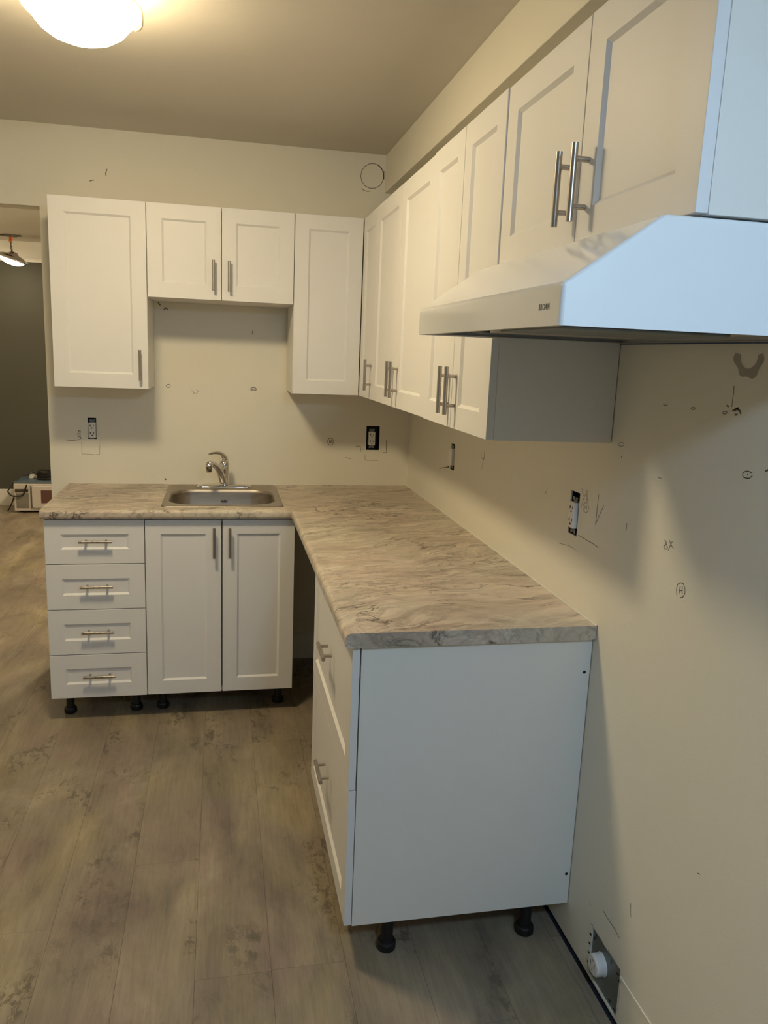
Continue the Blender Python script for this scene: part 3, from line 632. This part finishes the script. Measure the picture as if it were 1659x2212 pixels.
outlet('slim outlet seen edge-on on the right wall close to the corner, under the cabinets', (0, -.7795, 1.164), RZ, ht=.068, w_box=.055, h_box=.108, out=.005, dx=-.004, face=False)
outlet('outlet sticking out of its dark box on the right wall beside a pencilled X', (0, -1.937, 1.165), RZ, ht=.070, w_box=.056, h_box=.118, out=.005, dx=0.002, dz=-.004)
# range receptacle
r = empty('range_outlet', (0, -2.3305, .0795), RZ, 'round white range receptacle on a galvanized plate low on the right wall', 'outlet')
grid_slab('steel_plate', [-.0735, .0735], [-.0665, .0665], lambda u, v: False, lambda u, v: (u, .004, v), (0, .0015, 0), M['galv'], r)
bm = bmesh.new(); add_box(bm, -.0735, .0735, .0056, .05, -.0665, .0665); new_obj('junction_box', bm, M['galv'], r)
bm = bmesh.new(); add_lathe(bm, [(0, .026), (.0225, .026), (.0255, .0245), (.027, .021), (.027, .002), (.029, .001), (.029, 0)], 36)
o = new_obj('receptacle', bm, M['white_plastic'], r, loc=(-.018, .004, .004), rot=(math.pi/2, 0, 0)); bev(o, .0005)
bm = bmesh.new()
add_box(bm, -.011, -.0085, -.004, .009, .0258, .0266); add_box(bm, .0085, .011, -.004, .009, .0258, .0266); add_box(bm, -.0015, .0015, -.016, -.006, .0258, .0266); add_box(bm, -.004, .004, .013, .0155, .0258, .0266)
new_obj('slots', bm, M['mw_panel'], o)
for x, z, w_, h_ in ((-.058, .050, .002, .012), (-.065, .040, .003, .006), (.022, .045, .002, .013), (.056, .040, .008, .004), (.066, .030, .008, .005), (-.055, -.045, .003, .010), (.034, -.055, .010, .006), (.060, -.058, .012, .004), (.0715, -.01, .0015, .04)):
    box('knockout', x-w_/2, x+w_/2, .0032, .0042, z-h_/2, z+h_/2, M['slot'], r)

# ---------------------------------------------------------------- ceiling lamps
cl_ = empty('ceiling_lamp', (-1.288, -1.5, 2.482), 0, 'lit round glass bowl ceiling lamp held by metal clips', 'ceiling lamp')
bm = bmesh.new(); add_lathe(bm, [(0, 0), (.11, 0), (.115, -.004), (.112, -.045), (.128, -.060), (.128, -.066), (0, -.066)], 40); new_obj('mounting_plate', bm, M['trimwhite'], cl_, smooth=False)
bm = bmesh.new(); add_lathe(bm, [(.134, -.070), (.131, -.082), (.122, -.099), (.106, -.118), (.082, -.134), (.052, -.145), (.022, -.1495), (0, -.1505)], 56); new_obj('glass_bowl', bm, M['glow_warm'], cl_, smooth=True)
bm = bmesh.new(); add_lathe(bm, [(.134, -.070), (.144, -.064), (.149, -.066), (.148, -.074), (.140, -.083), (.132, -.083)], 56); o = new_obj('glass_rim', bm, M['rimglass'], cl_, smooth=True); tag(o, 'clear flared glass rim')
for a in (22, 150, 270):
    t = math.radians(a); c0, s0 = math.cos(t), math.sin(t)
    bm = bmesh.new(); add_tube(bm, [(.112*c0, .112*s0, -.012), (.150*c0, .150*s0, -.030), (.155*c0, .155*s0, -.068), (.148*c0, .148*s0, -.083), (.138*c0, .138*s0, -.088)], .004, 8, 1.4)
    new_obj('clip', bm, M['clipmetal'], cl_, smooth=True)
rf = empty('pendant_lamp', (-.40, -4.1, 2.482), 0, 'cool-white disc pendant hanging behind the camera', 'pendant lamp')
bm = bmesh.new(); add_lathe(bm, [(0, 0), (.05, 0), (.05, -.02), (0, -.02)], 24); new_obj('canopy', bm, M['trimwhite'], rf)
bm = bmesh.new(); add_cyl(bm, (0, 0, -.02), (0, 0, -.30), .004, n=8); new_obj('cord', bm, M['wire'], rf)
bm = bmesh.new(); add_lathe(bm, [(0, -.295), (.115, -.30), (.12, -.306)], 36); new_obj('housing', bm, M['trimwhite'], rf)
bm = bmesh.new(); add_lathe(bm, [(.12, -.306), (.12, -.345), (.108, -.36), (.055, -.366), (0, -.367)], 36); new_obj('diffuser', bm, M['glow_cool'], rf, smooth=True)

pl = empty('hanging_lamp', (-2.69, 3.68, 2.44), 0, 'tilted chrome dish lamp dangling by its wires in the far room', 'ceiling lamp')
bm = bmesh.new(); add_box(bm, -.085, .085, -.012, .012, -.012, -.003); add_lathe(bm, [(0, -.014), (.055, -.014), (.058, 0), (0, 0)], 20)
add_box(bm, -.10, -.075, -.01, .01, -.010, -.004); o = new_obj('mounting_bracket', bm, M['wire'], pl)
bm = bmesh.new(); add_tube(bm, [(0, 0, -.012), (.004, 0, -.06), (-.002, 0, -.10), (.006, 0, -.15)], .004, 8); add_tube(bm, [(.006, 0, -.012), (-.004, 0, -.05), (.008, 0, -.11), (.01, 0, -.15)], .0035, 8)
new_obj('wires', bm, M['wire'], pl)
bm = bmesh.new(); add_lathe(bm, [(0, .018), (.006, .016), (.011, -.018), (.009, -.022), (0, -.022)], 12, (-.004, 0, -.035)); add_lathe(bm, [(0, .018), (.006, .016), (.010, -.016), (0, -.018)], 12, (.010, -.004, -.03))
o = new_obj('wire_nut', bm, M['orange'], pl); tag(o, 'orange wire nuts')
T = Matrix.Translation((.012, 0, -.178)) @ Matrix.Rotation(math.radians(17), 4, 'Y')
bm = bmesh.new(); add_lathe(bm, [(0, .04), (.028, .038), (.034, .028), (.05, .018), (.09, .008), (.128, -.016), (.134, -.024), (.128, -.030), (.10, -.032)], 44)
bmesh.ops.transform(bm, matrix=T, verts=bm.verts); o = new_obj('dish', bm, M['chrome'], pl, smooth=True); tag(o, 'chrome dish')
bm = bmesh.new(); add_lathe(bm, [(.10, -.032), (.092, -.045), (.06, -.062), (.025, -.070), (0, -.071)], 36)
bmesh.ops.transform(bm, matrix=T, verts=bm.verts); new_obj('glass_bowl', bm, M['glow_living'], pl, smooth=True)

l2 = empty('added_fill_lamp', (-1.15, 2.1, 2.44), 0, 'added unseen fill lamp, round and flush, in the far room behind the partition', 'ceiling lamp')  # hidden lamp added to lift the frieze and ceiling
bm = bmesh.new(); add_lathe(bm, [(0, 0), (.14, 0), (.14, -.02), (.132, -.024)], 40); new_obj('mounting_plate', bm, M['trimwhite'], l2)
bm = bmesh.new(); add_lathe(bm, [(.132, -.02), (.125, -.045), (.09, -.072), (.045, -.084), (0, -.087)], 40); new_obj('glass_bowl', bm, M['glow_living_fill'], l2, smooth=True)

# ---------------------------------------------------------------- microwave in the far room
mw = empty('microwave', (-2.54, 3.93, 0), 0, 'old white microwave standing on the floor of the far room', 'microwave')
W_, D_, H_ = .25, .17, .275
box('casing', -W_, W_, -D_+.02, D_, .018, H_, M['mw_white'], mw, .006)
box('shell_top', -W_-.002, W_+.002, -D_+.012, D_, H_, H_+.012, M['mw_top'], mw, .003)
tag(mw.children[-1], 'metal top with a blue-grey reflection in its colour')
box('front_panel', -W_, W_, -D_, -D_+.02, .018, H_-.004, M['mw_white'], mw, .005)
box('control_panel', -W_+.02, -W_+.128, -D_-.003, -D_+.001, .045, H_-.09, M['mw_panel'], mw, .002)
box('display', -W_+.012, -W_+.126, -D_-.004, -D_+.001, H_-.082, H_-.052, M['mw_dark'], mw, .002)
bm = bmesh.new()
loft(bm, [[(x, -D_-.001, z) for x, z in rrect(-.095, W_-.01, .045, H_-.02, .022, 5)], [(x, -D_-.018, z) for x, z in rrect(-.090, W_-.015, .050, H_-.025, .02, 5)]], close_first=True, close_last=True)
dr = new_obj('door', bm, M['mw_white'], mw); bev(dr, .003)
box('window', -.012, W_-.06, -D_-.020, -D_-.0175, .095, H_-.06, M['mw_window'], dr)
box('door_groove', -.108, -.096, -D_-.002, -D_+.001, .04, H_-.02, M['mw_panel'], mw)
for x in (-.2, .2):
    for y in (-.12, .12):
        bm = bmesh.new(); add_cyl(bm, (x, y, 0), (x, y, .018), .014, n=12); new_obj('foot', bm, M['black_plastic'], mw)
zt_ = H_+.012
bm = bmesh.new()
for k in range(7):
    rr = .075 + .004*math.sin(k*2.1); pts = [(-2.53+rr*math.cos(t*math.pi/8+k*.4)*1.15, 3.93+rr*math.sin(t*math.pi/8+k*.4)*.8, zt_+.007+k*.0095+.002*math.sin(t+k)) for t in range(17)]
    add_tube(bm, pts, .0052, 7, k=2)
add_tube(bm, [(-2.50, 3.99, zt_+.072), (-2.58, 4.0, zt_+.080), (-2.68, 3.96, zt_+.055), (-2.77, 3.88, zt_+.02), (-2.82, 3.80, zt_-.05), (-2.835, 3.75, .2), (-2.80, 3.735, .165), (-2.74, 3.738, .160), (-2.70, 3.737, .18), (-2.68, 3.737, .235), (-2.67, 3.735, .268)], .0065, 8)
add_tube(bm, [(-2.78, 3.735, .165), (-2.81, 3.78, .10), (-2.84, 3.80, .04), (-2.86, 3.80, .007)], .006, 8)
o = new_obj('power_cord', bm, M['cord']); tag(o, 'black power cord coiled on the microwave and looping down over its front', 'cord')
bm = bmesh.new(); add_box(bm, -2.70, -2.655, 3.98, 4.03, zt_+.0005, zt_+.034); add_box(bm, -2.65, -2.63, 3.985, 4.02, zt_+.0005, zt_+.026)
o = new_obj('small_carton', bm, M['trimwhite']); bev(o, .002); tag(o, 'small pale carton lying on top of the microwave', 'box')
